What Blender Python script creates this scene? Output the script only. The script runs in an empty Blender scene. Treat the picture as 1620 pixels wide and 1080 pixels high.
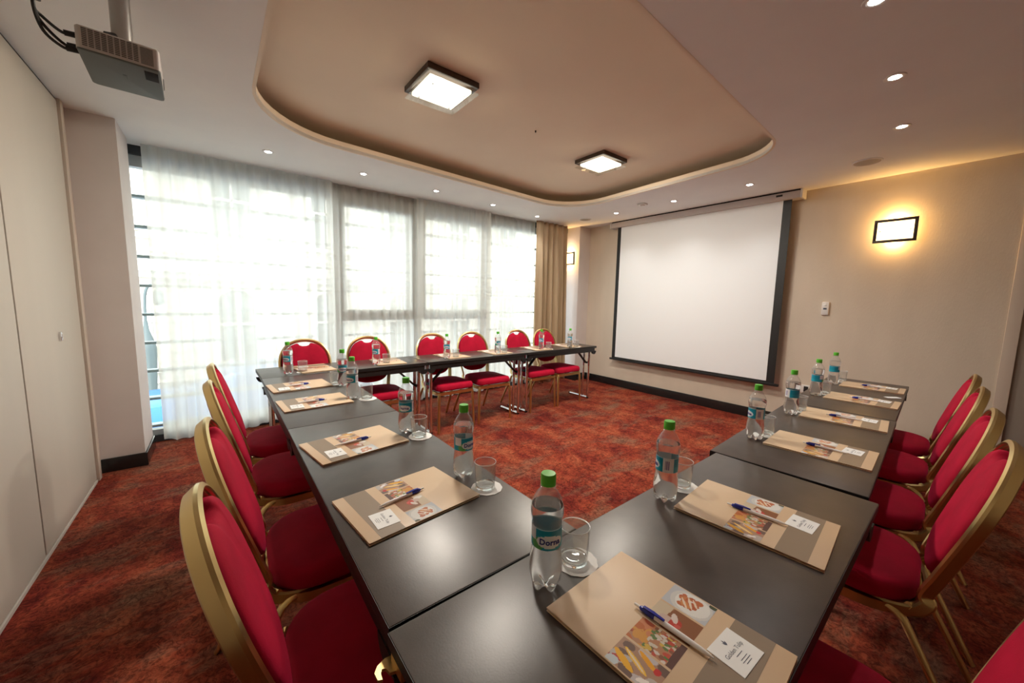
import bpy, bmesh, math, random
from mathutils import Vector, Matrix
from mathutils.geometry import tessellate_polygon
C = bpy.context.scene.collection
sc = bpy.context.scene
random.seed(7)
PI = math.pi

# ------------------------------------------------------------------ camera
cd = bpy.data.cameras.new('camera'); cam = bpy.data.objects.new('camera', cd); C.objects.link(cam)
_yaw, _pit, _rol, _f = -0.6666, -0.1112, 0.0209, 588.6
_F = Vector((-math.sin(_yaw)*math.cos(_pit), math.cos(_yaw)*math.cos(_pit), math.sin(_pit)))
_r = Vector((math.cos(_yaw), math.sin(_yaw), 0)); _u = _r.cross(_F)
_R = math.cos(_rol)*_r + math.sin(_rol)*_u; _U = -math.sin(_rol)*_r + math.cos(_rol)*_u
M = Matrix((( _R.x, _U.x, -_F.x, 0), (_R.y, _U.y, -_F.y, 0), (_R.z, _U.z, -_F.z, 1.3607), (0, 0, 0, 1)))
cam.matrix_world = M
cd.sensor_width = 36; cd.lens = _f/1620*36; cd.clip_start = .02; cd.clip_end = 200
sc.camera = cam

# ------------------------------------------------------------------ sky, sun, exposure
w = bpy.data.worlds.new('world'); sc.world = w; w.use_nodes = True
bg = w.node_tree.nodes['Background']; bg.inputs[0].default_value = (.86, .94, 1, 1); bg.inputs[1].default_value = 4.3
sl = bpy.data.lights.new('sun', 'SUN'); sl.energy = 4; sl.angle = .03; sl.color = (1, .95, .86)
so = bpy.data.objects.new('sun', sl); C.objects.link(so)
so.rotation_euler = Vector((.25, .75, -.62)).to_track_quat('-Z', 'Y').to_euler()
pl = bpy.data.lights.new('window_portal', 'AREA'); pl.shape = 'RECTANGLE'; pl.size = 5.7; pl.size_y = 2.6
pl.cycles.is_portal = True
po = bpy.data.objects.new('window_portal', pl); C.objects.link(po); po.location = (1.93, 5.0, 1.32); po.rotation_euler = (-PI/2, 0, 0)
vs = sc.view_settings; vs.view_transform = 'Standard'; vs.look = 'None'; vs.exposure = 0.62; vs.gamma = 1; vs.use_curve_mapping = False
cy = sc.cycles
cy.max_bounces = 14; cy.diffuse_bounces = 6; cy.glossy_bounces = 5; cy.transmission_bounces = 12; cy.transparent_max_bounces = 24
cy.caustics_refractive = True; cy.caustics_reflective = False; cy.sample_clamp_indirect = 6; cy.use_denoising = True; cy.blur_glossy = 1

# ------------------------------------------------------------------ materials
def mat(name, col=(.8, .8, .8), rough=.5, metal=0, **kw):
    m = bpy.data.materials.new(name); m.use_nodes = True
    b = m.node_tree.nodes['Principled BSDF']
    b.inputs['Base Color'].default_value = (*col, 1); b.inputs['Roughness'].default_value = rough; b.inputs['Metallic'].default_value = metal
    for k, v in kw.items():
        b.inputs[k.replace('_', ' ')].default_value = v
    return m
def N(m, t, **kw):
    n = m.node_tree.nodes.new(t)
    for k, v in kw.items():
        if k in n.inputs: n.inputs[k].default_value = v
        else: setattr(n, k, v)
    return n
def L(m, a, b): m.node_tree.links.new(a, b)
def P(m): return m.node_tree.nodes['Principled BSDF']
def ramp(m, stops, interp='LINEAR'):
    r = N(m, 'ShaderNodeValToRGB'); r.color_ramp.interpolation = interp
    e = r.color_ramp.elements
    while len(e) < len(stops): e.new(.5)
    for x, (p, c) in zip(e, stops): x.position = p; x.color = (*c, 1)
    return r
def noisy(m, c1, c2, scale, bump=0, bscale=None, mapping=(1, 1, 1), detail=4):
    """two-tone noise in the base colour and optional fine bump"""
    tc = N(m, 'ShaderNodeTexCoord'); mp = N(m, 'ShaderNodeMapping'); mp.inputs['Scale'].default_value = mapping
    L(m, tc.outputs['Object'], mp.inputs[0])
    n = N(m, 'ShaderNodeTexNoise'); n.inputs['Scale'].default_value = scale; n.inputs['Detail'].default_value = detail
    L(m, mp.outputs[0], n.inputs['Vector'])
    r = ramp(m, [(.35, c1), (.65, c2)]); L(m, n.outputs[0], r.inputs[0]); L(m, r.outputs[0], P(m).inputs['Base Color'])
    if bump:
        n2 = N(m, 'ShaderNodeTexNoise'); n2.inputs['Scale'].default_value = bscale or scale*4; n2.inputs['Detail'].default_value = 3
        L(m, mp.outputs[0], n2.inputs['Vector'])
        b = N(m, 'ShaderNodeBump'); b.inputs['Strength'].default_value = bump; b.inputs['Distance'].default_value = .002
        L(m, n2.outputs[0], b.inputs['Height']); L(m, b.outputs[0], P(m).inputs['Normal'])
    return m
MT = {}
MT['ceiling'] = noisy(mat('ceiling_paint', rough=.9), (.80, .80, .80), (.83, .83, .82), 3, .15, 60)
MT['cove'] = noisy(mat('beige_ceiling_paint', rough=.9), (.80, .69, .555), (.83, .72, .58), 2, .15, 60)
MT['wall'] = noisy(mat('beige_wallpaper', rough=.85), (.64, .56, .455), (.68, .595, .485), 5, .5, 90, (1, 1, .35))
MT['pillar'] = noisy(mat('pale_wall_paint', rough=.85), (.66, .61, .59), (.69, .64, .62), 4, .1, 80)
MT['panel'] = noisy(mat('partition_laminate', rough=.55), (.60, .55, .47), (.64, .585, .50), 2, .2, 120, (1, 1, .1))
MT['jamb'] = mat('jamb_paint', (.62, .53, .44), .6)
MT['dark_gap'] = mat('dark_seal', (.05, .045, .04), .7)
MT['base'] = mat('black_gloss_skirting', (.018, .018, .018), .18)
MT['alu'] = mat('grey_aluminium', (.42, .46, .47), .4, .3)
MT['frame'] = mat('dark_window_head', (.03, .04, .045), .4)
MT['black'] = mat('black_plastic', (.010, .010, .010), .5); MT['matte'] = mat('matte_black', (.006, .006, .006), .9)
MT['white_plastic'] = mat('white_plastic', (.75, .74, .72), .35)
MT['gold'] = mat('gold_anodised_metal', (.72, .55, .25), .3, 1)
MT['chrome'] = mat('chrome', (.75, .75, .77), .08, 1)
MT['darkwood'] = noisy(mat('dark_wenge_wood', rough=.4), (.035, .02, .012), (.06, .036, .02), 30, mapping=(1, 8, 1))
MT['steel'] = mat('brushed_steel_pole', (.45, .44, .42), .3, 1)
MT['cap'] = mat('green_cap', (.09, .50, .03), .35)
MT['coaster'] = mat('white_paper', (.82, .82, .80), .8)
MT['card'] = mat('white_card', (.86, .87, .86), .5)
MT['ink'] = mat('grey_ink', (.10, .11, .15), .7)
MT['navy'] = mat('navy_ink', (.01, .03, .25), .5)
MT['pen_white'] = mat('pen_white_barrel', (.82, .80, .80), .25)
MT['pen_blue'] = mat('pen_blue_clip', (.008, .02, .30), .25)
MT['stripe'] = mat('taupe_stripe', (.26, .19, .125), .45)
MT['cover'] = noisy(mat('beige_folder_board', rough=.42), (.64, .465, .295), (.66, .48, .305), 8)
MT['paper'] = mat('paper_edge', (.72, .60, .45), .8)
# red velvet upholstery
m = mat('red_velvet', (.42, .004, .025), .8); MT['red'] = m
noisy(m, (.36, .002, .022), (.47, .003, .032), 9, .25, 400)
P(m).inputs['Sheen Weight'].default_value = .2; P(m).inputs['Sheen Roughness'].default_value = .4; P(m).inputs['Sheen Tint'].default_value = (1, .03, .22, 1); P(m).inputs['Specular IOR Level'].default_value = .2
# laminate
m = mat('wenge_laminate', (.05, .042, .037), .3); MT['laminate'] = m
noisy(m, (.046, .034, .027), (.062, .046, .037), 14, .06, 260)
P(m).inputs['Specular IOR Level'].default_value = .5
nz = N(m, 'ShaderNodeTexNoise'); nz.inputs['Scale'].default_value = 6; mr = N(m, 'ShaderNodeMapRange'); mr.inputs[3].default_value = .32; mr.inputs[4].default_value = .36
L(m, nz.outputs[0], mr.inputs[0]); L(m, mr.outputs[0], P(m).inputs['Roughness'])
# carpet: distressed rust, wine and taupe pattern
m = mat('patterned_carpet', rough=.95); MT['carpet'] = m
tc = N(m, 'ShaderNodeTexCoord')
def mp(scale, rot=0):
    x = N(m, 'ShaderNodeMapping'); x.inputs['Scale'].default_value = scale; x.inputs['Rotation'].default_value = (0, 0, rot)
    L(m, tc.outputs['Object'], x.inputs[0]); return x
def nz(v, s, d, r=.6, dist=0):
    x = N(m, 'ShaderNodeTexNoise'); x.inputs['Scale'].default_value = s; x.inputs['Detail'].default_value = d; x.inputs['Roughness'].default_value = r; x.inputs['Distortion'].default_value = dist
    L(m, v.outputs[0], x.inputs['Vector']); return x
m1 = mp((1.5, .75, 1), .15); m2 = mp((1, 1, 1)); m3 = mp((1, 2.2, 1), -.1)
a = nz(m1, 2.2, 10, .72, .4)
r1 = ramp(m, [(.30, (.085, .010, .009)), (.42, (.19, .024, .015)), (.52, (.29, .055, .026)), (.64, (.37, .105, .050)), (.78, (.24, .04, .018))]); L(m, a.outputs[0], r1.inputs[0])
b = nz(m3, 1.6, 9, .7, .3); r2 = ramp(m, [(.50, (0, 0, 0)), (.64, (.85, .85, .85))]); L(m, b.outputs[0], r2.inputs[0])
mx = N(m, 'ShaderNodeMix', data_type='RGBA'); L(m, r2.outputs[0], mx.inputs[0]); L(m, r1.outputs[0], mx.inputs[6]); mx.inputs[7].default_value = (.23, .125, .08, 1)
c = nz(m2, 26, 8, .8, 2.2); r3 = ramp(m, [(.43, (.30, .22, .20)), (.50, (.85, .82, .80)), (.58, (1.25, 1.2, 1.1))]); L(m, c.outputs[0], r3.inputs[0])
c2 = nz(m3, 7, 6, .7, 1.2); r4 = ramp(m, [(.38, (.60, .50, .50)), (.55, (1.0, 1.0, 1.0))]); L(m, c2.outputs[0], r4.inputs[0])
mx2 = N(m, 'ShaderNodeMix', data_type='RGBA', blend_type='MULTIPLY'); mx2.inputs[0].default_value = .8; L(m, mx.outputs[2], mx2.inputs[6]); L(m, r3.outputs[0], mx2.inputs[7])
mx3 = N(m, 'ShaderNodeMix', data_type='RGBA', blend_type='MULTIPLY'); mx3.inputs[0].default_value = .8; L(m, mx2.outputs[2], mx3.inputs[6]); L(m, r4.outputs[0], mx3.inputs[7])
L(m, mx3.outputs[2], P(m).inputs['Base Color'])
f = nz(m2, 320, 2); bb = N(m, 'ShaderNodeBump'); bb.inputs['Strength'].default_value = .5; bb.inputs['Distance'].default_value = .003
L(m, f.outputs[0], bb.inputs['Height']); L(m, bb.outputs[0], P(m).inputs['Normal']); P(m).inputs['Specular IOR Level'].default_value = .15
# sheer: woven voile, part open, part translucent
m = bpy.data.materials.new('white_voile'); m.use_nodes = True; MT['voile'] = m
m.node_tree.nodes.remove(P(m)); out = m.node_tree.nodes['Material Output']
tr = N(m, 'ShaderNodeBsdfTransparent'); tl = N(m, 'ShaderNodeBsdfTranslucent'); df = N(m, 'ShaderNodeBsdfDiffuse')
tl.inputs[0].default_value = (.93, .93, .88, 1); df.inputs[0].default_value = (.86, .86, .82, 1)
s1 = N(m, 'ShaderNodeMixShader'); s1.inputs[0].default_value = .35; L(m, tl.outputs[0], s1.inputs[1]); L(m, df.outputs[0], s1.inputs[2])
s2 = N(m, 'ShaderNodeMixShader'); L(m, s1.outputs[0], s2.inputs[2]); L(m, tr.outputs[0], s2.inputs[1]); L(m, s2.outputs[0], out.inputs[0])
tc = N(m, 'ShaderNodeTexCoord'); q = N(m, 'ShaderNodeMapping'); q.inputs['Scale'].default_value = (1, 1, .02); L(m, tc.outputs['Object'], q.inputs[0])
n1 = N(m, 'ShaderNodeTexNoise'); n1.inputs['Scale'].default_value = 9; n1.inputs['Detail'].default_value = 5; L(m, q.outputs[0], n1.inputs['Vector'])
mr = N(m, 'ShaderNodeMapRange'); mr.inputs[1].default_value = .3; mr.inputs[2].default_value = .7; mr.inputs[3].default_value = .82; mr.inputs[4].default_value = .95
L(m, n1.outputs[0], mr.inputs[0]); L(m, mr.outputs[0], s2.inputs[0])
# tan drape
m = mat('tan_satin_drape', (.45, .33, .2), .5); MT['drape'] = m
noisy(m, (.42, .31, .18), (.50, .37, .23), 20, .3, 300, (1, 1, .1)); P(m).inputs['Sheen Weight'].default_value = .3
def thin(name, tint, base, haze=0):
    """thin clear sheet: open, with a fresnel reflection"""
    m = bpy.data.materials.new(name); m.use_nodes = True; m.node_tree.nodes.remove(P(m)); out = m.node_tree.nodes['Material Output']
    t = N(m, 'ShaderNodeBsdfTransparent'); t.inputs[0].default_value = (*tint, 1); g = N(m, 'ShaderNodeBsdfGlossy'); g.inputs['Roughness'].default_value = .03
    fr = N(m, 'ShaderNodeFresnel'); s = N(m, 'ShaderNodeMixShader'); ge = N(m, 'ShaderNodeNewGeometry'); ir = N(m, 'ShaderNodeMapRange'); ir.inputs[3].default_value = base; ir.inputs[4].default_value = 1/base
    L(m, ge.outputs['Backfacing'], ir.inputs[0]); L(m, ir.outputs[0], fr.inputs[0])     # same reflectance from either side of the sheet
    L(m, fr.outputs[0], s.inputs[0]); L(m, t.outputs[0], s.inputs[1]); L(m, g.outputs[0], s.inputs[2]); L(m, s.outputs[0], out.inputs[0])
    if haze:
        d = N(m, 'ShaderNodeBsdfDiffuse'); d.inputs[0].default_value = (.9, .9, .9, 1); h = N(m, 'ShaderNodeMixShader'); h.inputs[0].default_value = haze  # haze: white mixed into the clear sheet in place of highlights
        L(m, s.outputs[0], h.inputs[1]); L(m, d.outputs[0], h.inputs[2]); L(m, h.outputs[0], out.inputs[0])
    return m
MT['pane'] = thin('window_glass', (.93, .97, .96), 1.3)
MT['pet'] = thin('clear_bottle_plastic', (.98, .99, .99), 1.6, .07)  # a little white in the colour stands in for highlights
MT['tumbler'] = thin('thin_tumbler_glass', (.97, .98, .98), 1.7, .05)
MT['rim'] = thin('glass_rim', (.95, .96, .96), 1.9, .55)  # bright highlight along the rim put into the colour as white
MT['lampglass'] = thin('clear_lamp_glass', (.97, .98, .95), 1.5)
def glass(name, ior, col=(1, 1, 1)):
    m = bpy.data.materials.new(name); m.use_nodes = True; m.node_tree.nodes.remove(P(m)); g = N(m, 'ShaderNodeBsdfGlass')
    g.inputs['Color'].default_value = (*col, 1); g.inputs['Roughness'].default_value = 0; g.inputs['IOR'].default_value = ior
    L(m, g.outputs[0], m.node_tree.nodes['Material Output'].inputs[0]); return m
MT['water'] = glass('water', 1.16); MT['glass'] = glass('tumbler_glass', 1.48, (.98, .99, .99))
def emis(name, col, s):
    m = bpy.data.materials.new(name); m.use_nodes = True; m.node_tree.nodes.remove(P(m)); e = N(m, 'ShaderNodeEmission')
    e.inputs[0].default_value = (*col, 1); e.inputs[1].default_value = s; L(m, e.outputs[0], m.node_tree.nodes['Material Output'].inputs[0]); return m
MT['led'] = emis('downlight_glow', (1, .97, .92), 30)
MT['lamp_on'] = emis('lit_frosted_glass', (1, .88, .68), 2.6)
MT['sconce_on'] = emis('lit_sconce_glass', (1, .68, .30), 3.2)
MT['screen'] = mat('projection_fabric', (.87, .905, .92), .8)
MT['case'] = mat('screen_case_paint', (.56, .51, .49), .45)
def vcol(name, rough=.4):
    m = mat(name, rough=rough); a = N(m, 'ShaderNodeAttribute'); a.attribute_name = 'Col'; L(m, a.outputs[0], P(m).inputs['Base Color']); return m
MT['print'] = vcol('printed_photos', .3); MT['label'] = vcol('bottle_label_print', .35)
# outdoors
m = mat('facade_stucco', rough=.9); MT['facade'] = m
tc = N(m, 'ShaderNodeTexCoord'); bk = N(m, 'ShaderNodeTexBrick'); bk.inputs['Color1'].default_value = (.66, .62, .54, 1); bk.inputs['Color2'].default_value = (.62, .58, .50, 1); bk.inputs['Mortar'].default_value = (.42, .40, .37, 1)
bk.inputs['Scale'].default_value = 1; bk.inputs['Brick Width'].default_value = .9; bk.inputs['Row Height'].default_value = .32; bk.inputs['Mortar Size'].default_value = .015
sw = N(m, 'ShaderNodeMapping'); sw.inputs['Rotation'].default_value = (PI/2, 0, 0); L(m, tc.outputs['Object'], sw.inputs[0]); L(m, sw.outputs[0], bk.inputs['Vector']); L(m, bk.outputs[0], P(m).inputs['Base Color'])
MT['stone'] = mat('pale_stone', (.68, .65, .58), .9); MT['winglass'] = mat('facade_window_glass', (.07, .09, .10), .15)
MT['asphalt'] = noisy(mat('asphalt', rough=.9), (.16, .16, .16), (.22, .22, .21), 8)
MT['louvre'] = mat('grey_louvre_blade', (.30, .37, .40), .5); MT['iron'] = mat('lamp_post_iron', (.07, .09, .09), .5)
MT['car'] = mat('blue_car_paint', (.04, .16, .42), .25, .2); MT['tyre'] = mat('tyre_rubber', (.02, .02, .02), .8)
MT['vent'] = mat('projector_shell', (.50, .46, .44), .45); MT['projunder'] = mat('projector_underside', (.115, .135, .128), .6)

# ------------------------------------------------------------------ mesh helpers
def finish(o, mt, parent, smooth, angle):
    me = o.data
    for x in (mt if isinstance(mt, (list, tuple)) else [mt]): me.materials.append(MT[x] if isinstance(x, str) else x)
    if smooth and len(me.polygons):
        me.polygons.foreach_set('use_smooth', [True]*len(me.polygons)); me.set_sharp_from_angle(angle=angle)
    C.objects.link(o)
    if parent: o.parent = parent
    return o
def mesh(name, vs, fs, mt, parent=None, smooth=True, angle=.7, loc=None, mi=None):
    me = bpy.data.meshes.new(name); me.from_pydata([tuple(v) for v in vs], [], fs); me.validate(); me.update()
    bm = bmesh.new(); bm.from_mesh(me); bmesh.ops.recalc_face_normals(bm, faces=bm.faces); bm.to_mesh(me); bm.free()
    if mi: me.polygons.foreach_set('material_index', mi)
    o = bpy.data.objects.new(name, me)
    if loc: o.location = loc
    return finish(o, mt, parent, smooth, angle)
class G:
    """collects shapes that make up ONE part"""
    def __init__(s): s.v = []; s.f = []
    def add(s, v, f):
        n = len(s.v); s.v += [tuple(x) for x in v]; s.f += [tuple(i+n for i in q) for q in f]; return s
    def box(s, c, d, bev=0, rot=0, M=None):
        bm = bmesh.new(); bmesh.ops.create_cube(bm, size=1)
        for v in bm.verts: v.co = Vector((v.co.x*d[0], v.co.y*d[1], v.co.z*d[2]))
        if bev: bmesh.ops.bevel(bm, geom=bm.edges[:], offset=bev, segments=2, affect='EDGES', profile=.6)
        T = Matrix.Translation(c) @ Matrix.Rotation(rot, 4, 'Z') @ (M or Matrix())
        bm.verts.index_update(); s.add([T @ v.co for v in bm.verts], [[v.index for v in f.verts] for f in bm.faces]); bm.free(); return s
    def b2(s, a, b, bev=0): return s.box([(a[i]+b[i])/2 for i in range(3)], [abs(b[i]-a[i]) for i in range(3)], bev)
    def tube(s, path, r, n=10, squash=1, ax=None, taper=None, cap=True):
        return s.sweep(path, [(math.cos(2*PI*i/n)*r, math.sin(2*PI*i/n)*r*squash) for i in range(n)], ax, taper, cap)
    def sweep(s, path, prof, ax=None, taper=None, cap=True, closed=False):
        path = [Vector(p) for p in path]; n = len(path); k = len(prof)
        T = []
        for i in range(n):
            if closed: t = path[(i+1) % n]-path[i-1]
            else: t = path[min(i+1, n-1)]-path[max(i-1, 0)]
            T.append(t.normalized())
        a = Vector(ax) if ax else (Vector((0, 0, 1)) if abs(T[0].z) < .9 else Vector((1, 0, 0)))
        a = (a-a.dot(T[0])*T[0]).normalized(); vs = []
        for i in range(n):
            if i:
                v1 = path[i]-path[i-1]; c1 = v1.dot(v1) or 1e-9
                rl = a-(2/c1)*v1.dot(a)*v1; tl = T[i-1]-(2/c1)*v1.dot(T[i-1])*v1
                v2 = T[i]-tl; c2 = v2.dot(v2)
                a = rl-(2/c2)*v2.dot(rl)*v2 if c2 > 1e-12 else rl
                a = (a-a.dot(T[i])*T[i]).normalized()
            b = T[i].cross(a); q = taper[i] if taper else 1
            vs += [path[i]+b*(x*q)+a*(y*q) for x, y in prof]
        fs = [(i*k+j, i*k+(j+1) % k, ((i+1) % n)*k+(j+1) % k, ((i+1) % n)*k+j) for i in range(n if closed else n-1) for j in range(k)]
        if cap and not closed: fs += [tuple(range(k))[::-1], tuple((n-1)*k+j for j in range(k))]
        return s.add(vs, fs)
    def lathe(s, prof, n=24, c=(0, 0, 0), fn=None, capb=True, capt=True):
        vs = []
        for r, z in prof:
            for i in range(n):
                th = 2*PI*i/n; rr, zz = (fn(r, z, th) if fn else (r, z)); vs.append((c[0]+rr*math.cos(th), c[1]+rr*math.sin(th), c[2]+zz))
        fs = [(i*n+j, i*n+(j+1) % n, (i+1)*n+(j+1) % n, (i+1)*n+j) for i in range(len(prof)-1) for j in range(n)]
        if capb: fs.append(tuple(range(n))[::-1])
        if capt: fs.append(tuple((len(prof)-1)*n+j for j in range(n)))
        return s.add(vs, fs)
    def loops(s, lps, cap0=True, cap1=True):
        n = len(lps[0]); vs = [p for l in lps for p in l]
        fs = [(i*n+j, i*n+(j+1) % n, (i+1)*n+(j+1) % n, (i+1)*n+j) for i in range(len(lps)-1) for j in range(n)]
        if cap0: fs.append(tuple(range(n))[::-1])
        if cap1: fs.append(tuple((len(lps)-1)*n+j for j in range(n)))
        return s.add(vs, fs)
    def out(s, name, mt, parent=None, **kw): return mesh(name, s.v, s.f, mt, parent, **kw)
def tag(o, label=None, cat=None, group=None, kind=None):
    if label: o['label'] = label
    if cat: o['category'] = cat
    if group: o['group'] = group
    if kind: o['kind'] = kind
    return o
def empty(name, loc, rz=0, label=None, cat=None, group=None, kind=None):
    o = bpy.data.objects.new(name, None); C.objects.link(o); o.location = loc; o.rotation_euler = (0, 0, rz); o.empty_display_size = .05
    return tag(o, label, cat, group, kind)
def dup(o, loc, rz=None, label=None, group=None, skip=(), scale=None):
    def cp(x, par):
        c = x.copy(); C.objects.link(c)
        if par: c.parent = par
        for ch in x.children:
            if ch.name.split('.')[0] not in skip: cp(ch, c)
        return c
    r = cp(o, None); r.location = loc
    if rz is not None: r.rotation_euler = (0, 0, rz)
    if label: r['label'] = label
    if group: r['group'] = group
    return r
def crom(pts, k=6, closed=False):
    pts = [Vector(p) for p in pts]; n = len(pts); out = []
    for i in range(n if closed else n-1):
        p0, p1, p2, p3 = (pts[(i-1) % n], pts[i], pts[(i+1) % n], pts[(i+2) % n]) if closed else (pts[max(i-1, 0)], pts[i], pts[i+1], pts[min(i+2, n-1)])
        for j in range(k):
            t = j/k; out.append(.5*((2*p1)+(p2-p0)*t+(2*p0-5*p1+4*p2-p3)*t*t+(3*p1-p0-3*p2+p3)*t**3))
    if not closed: out.append(pts[-1])
    return out
def rrect(x0, y0, x1, y1, r, n=6):
    """rounded rectangle, r = radii for (x1,y1) (x0,y1) (x0,y0) (x1,y0)"""
    if not isinstance(r, (tuple, list)): r = (r,)*4
    cs = ((x1-r[0], y1-r[0], 0), (x0+r[1], y1-r[1], PI/2), (x0+r[2], y0+r[2], PI), (x1-r[3], y0+r[3], 1.5*PI))
    return [(cx+q*math.cos(a0+PI/2*i/n), cy_+q*math.sin(a0+PI/2*i/n)) for (cx, cy_, a0), q in zip(cs, r) for i in range(n+1)]
def inset(pts, d):
    n = len(pts); o = []
    for i in range(n):
        a = Vector(pts[i-1]); b = Vector(pts[(i+1) % n]); t = (b-a)
        if t.length < 1e-9: o.append(tuple(pts[i])); continue
        t.normalize(); o.append((pts[i][0]-t.y*d, pts[i][1]+t.x*d))     # CCW outline: left normal points inward
    return o
def struct(g, name, mt, parent=None, **kw):
    o = g.out(name, mt, parent, **kw)
    if not parent: o['kind'] = 'structure'
    return o

# ------------------------------------------------------------------ room shell
XL, XR, H, HU, YW = -.755, 5.034, 2.592, 2.745, 4.5
struct(G().b2((XL-.15, -2.3, -.1), (XR+.15, 4.98, 0)), 'floor', 'carpet', smooth=False)
# lower ceiling with the rounded recess
def qcorner(P4, rad, n=10):
    out = []
    for i in range(4):
        p = Vector(P4[i]); a = (Vector(P4[i-1])-p).normalized(); b = (Vector(P4[(i+1) % 4])-p).normalized(); r = rad[i]
        A = p+a*r; B = p+b*r
        for j in range(n+1):
            t = j/n; k = .5523
            c1 = A+(p-A)*k; c2 = B+(p-B)*k
            out.append(tuple((1-t)**3*A+3*(1-t)**2*t*c1+3*(1-t)*t*t*c2+t**3*B))
    return out
hole = qcorner([(.255, .98), (3.70, 1.14), (3.88, 3.71), (.235, 3.45)], [.55, .42, .62, .62])
outer = [(XL-.15, -2.3), (XR+.15, -2.3), (XR+.15, 4.95), (XL-.15, 4.95)]
def plate_hole(outer, hole, z0, z1):
    g = G(); tri = tessellate_polygon([[Vector((*p, 0)) for p in outer], [Vector((*p, 0)) for p in hole]]); pts = outer+hole; n = len(pts)
    vs = [(x, y, z0) for x, y in pts]+[(x, y, z1) for x, y in pts]; fs = [tuple(t) for t in tri]+[tuple(i+n for i in t[::-1]) for t in tri]
    for lo, hi in ((0, len(outer)), (len(outer), n)):
        k = hi-lo; fs += [(lo+i, lo+(i+1) % k, lo+(i+1) % k+n, lo+i+n) for i in range(k)]
    return g.add(vs, fs)
struct(plate_hole(outer, hole, H, H+.025), 'ceiling', 'ceiling', smooth=False)
exp = inset(hole, -.40)
g = G()
ho = inset(hole, -.018)
g.loops([[(*p, H-.001) for p in hole], [(*p, H+.062) for p in hole], [(*p, H+.062) for p in ho], [(*p, H-.001) for p in ho], [(*p, H-.001) for p in hole]], False, False)
struct(g, 'trim_1', 'cove', angle=1.0)                      # the upstand lip round the recess
g = G(); ex2 = inset(exp, -.02)
g.loops([[(*p, H+.026) for p in exp], [(*p, HU) for p in exp], [(*p, HU) for p in ex2], [(*p, H+.026) for p in ex2], [(*p, H+.026) for p in exp]], False, False)
struct(g, 'trim_2', 'cove', angle=1.0)                      # the recess side behind the lip
struct(G().b2((XL-.15, -2.3, HU), (XR+.15, 4.95, HU+.12)), 'ceiling', 'cove', smooth=False)
# walls
struct(G().b2((XR, -.10, 0), (XR+.14, 4.98, HU)), 'wall_right', 'wall', smooth=False)
struct(G().b2((XR+.05, -2.2, 0), (XR+.14, -.10, HU)), 'wall_right_rear', 'wall', smooth=False)
struct(G().b2((XR-.012, -.172, 0), (XR+.06, -.10, H), .004), 'trim_3', 'jamb')
g = G().b2((XR+.015, -1.1, 0), (XR+.05, -.172, H-.01), .003)
struct(g, 'door_3', mat('grey_door', (.30, .26, .22), .6))
struct(G().b2((XL-.15, -2.3, 0), (XR+.15, -2.2, HU)), 'wall_back', 'wall', smooth=False)
struct(G().b2((XL-.15, -2.2, 0), (XL-.06, 4.98, HU)), 'wall_left', 'wall', smooth=False)
# partition panels on the left
def panel(name, y0, y1):
    g = G().b2((XL-.05, y0, .022), (XL, y1, H-.02), .004); return struct(g, name, 'panel')
p1 = panel('door_1', -2.15, 2.812); p2 = panel('door_2', 2.828, 3.822)
g = G(); ov = [(.011*math.cos(2*PI*i/16), .028*math.sin(2*PI*i/16)) for i in range(16)]
g.loops([[(XL-.001, 3.372+a, 1.09+b) for a, b in ov], [(XL+.010, 3.372+a, 1.09+b) for a, b in ov], [(XL+.014, 3.372+a*.6, 1.09+b*.7) for a, b in ov]])
g.out('door_handle', 'chrome', p2)
struct(G().b2((XL-.055, -2.15, .0), (XL-.012, 3.822, .03)).b2((XL-.004, -2.15, .0), (XL+.004, 3.822, .016)), 'trim_4', mat('white_floor_seal', (.6, .56, .5), .5), smooth=False)
struct(G().b2((XL-.055, -2.15, H-.03), (XL-.008, 3.84, H)).b2((XL-.055, 3.822, 0), (XL-.012, 3.84, H-.02)).b2((XL-.055, 2.81, .03), (XL-.008, 2.83, H-.02)), 'trim_5', 'dark_gap', smooth=False)
struct(G().b2((XL-.06, 3.84, 0), (XL+.012, 3.90, H), .004).b2((XL-.06, 3.90, 0), (XL-.006, 4.0, H), .003), 'trim_6', 'jamb')
# pillars
XP = -.52
struct(G().b2((XL-.06, 4.0, 0), (XP, 4.44, HU)), 'wall_pillar_left', 'pillar', smooth=False)
struct(G().b2((4.77, 4.30, 0), (XR, 4.95, HU)), 'wall_pillar_right', 'pillar', smooth=False)
def base(name, a, b): return struct(G().b2(a, b, .003), name, 'base')
base('baseboard_left', (XL-.004, 3.985, 0), (XP+.012, 4.0, .105))
base('baseboard_pillar_left', (XP-.001, 3.99, 0), (XP+.014, 4.44, .105))
base('baseboard_right', (XR-.014, -.1, 0), (XR, 4.30, .12))
base('baseboard_pillar_right', (4.756, 4.286, 0), (XR-.015, 4.30, .12))
base('baseboard_pillar_inner', (4.756, 4.30, 0), (4.77, 4.66, .12))
base('baseboard_back', (XL, -2.2, 0), (XR, -2.186, .12))

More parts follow.
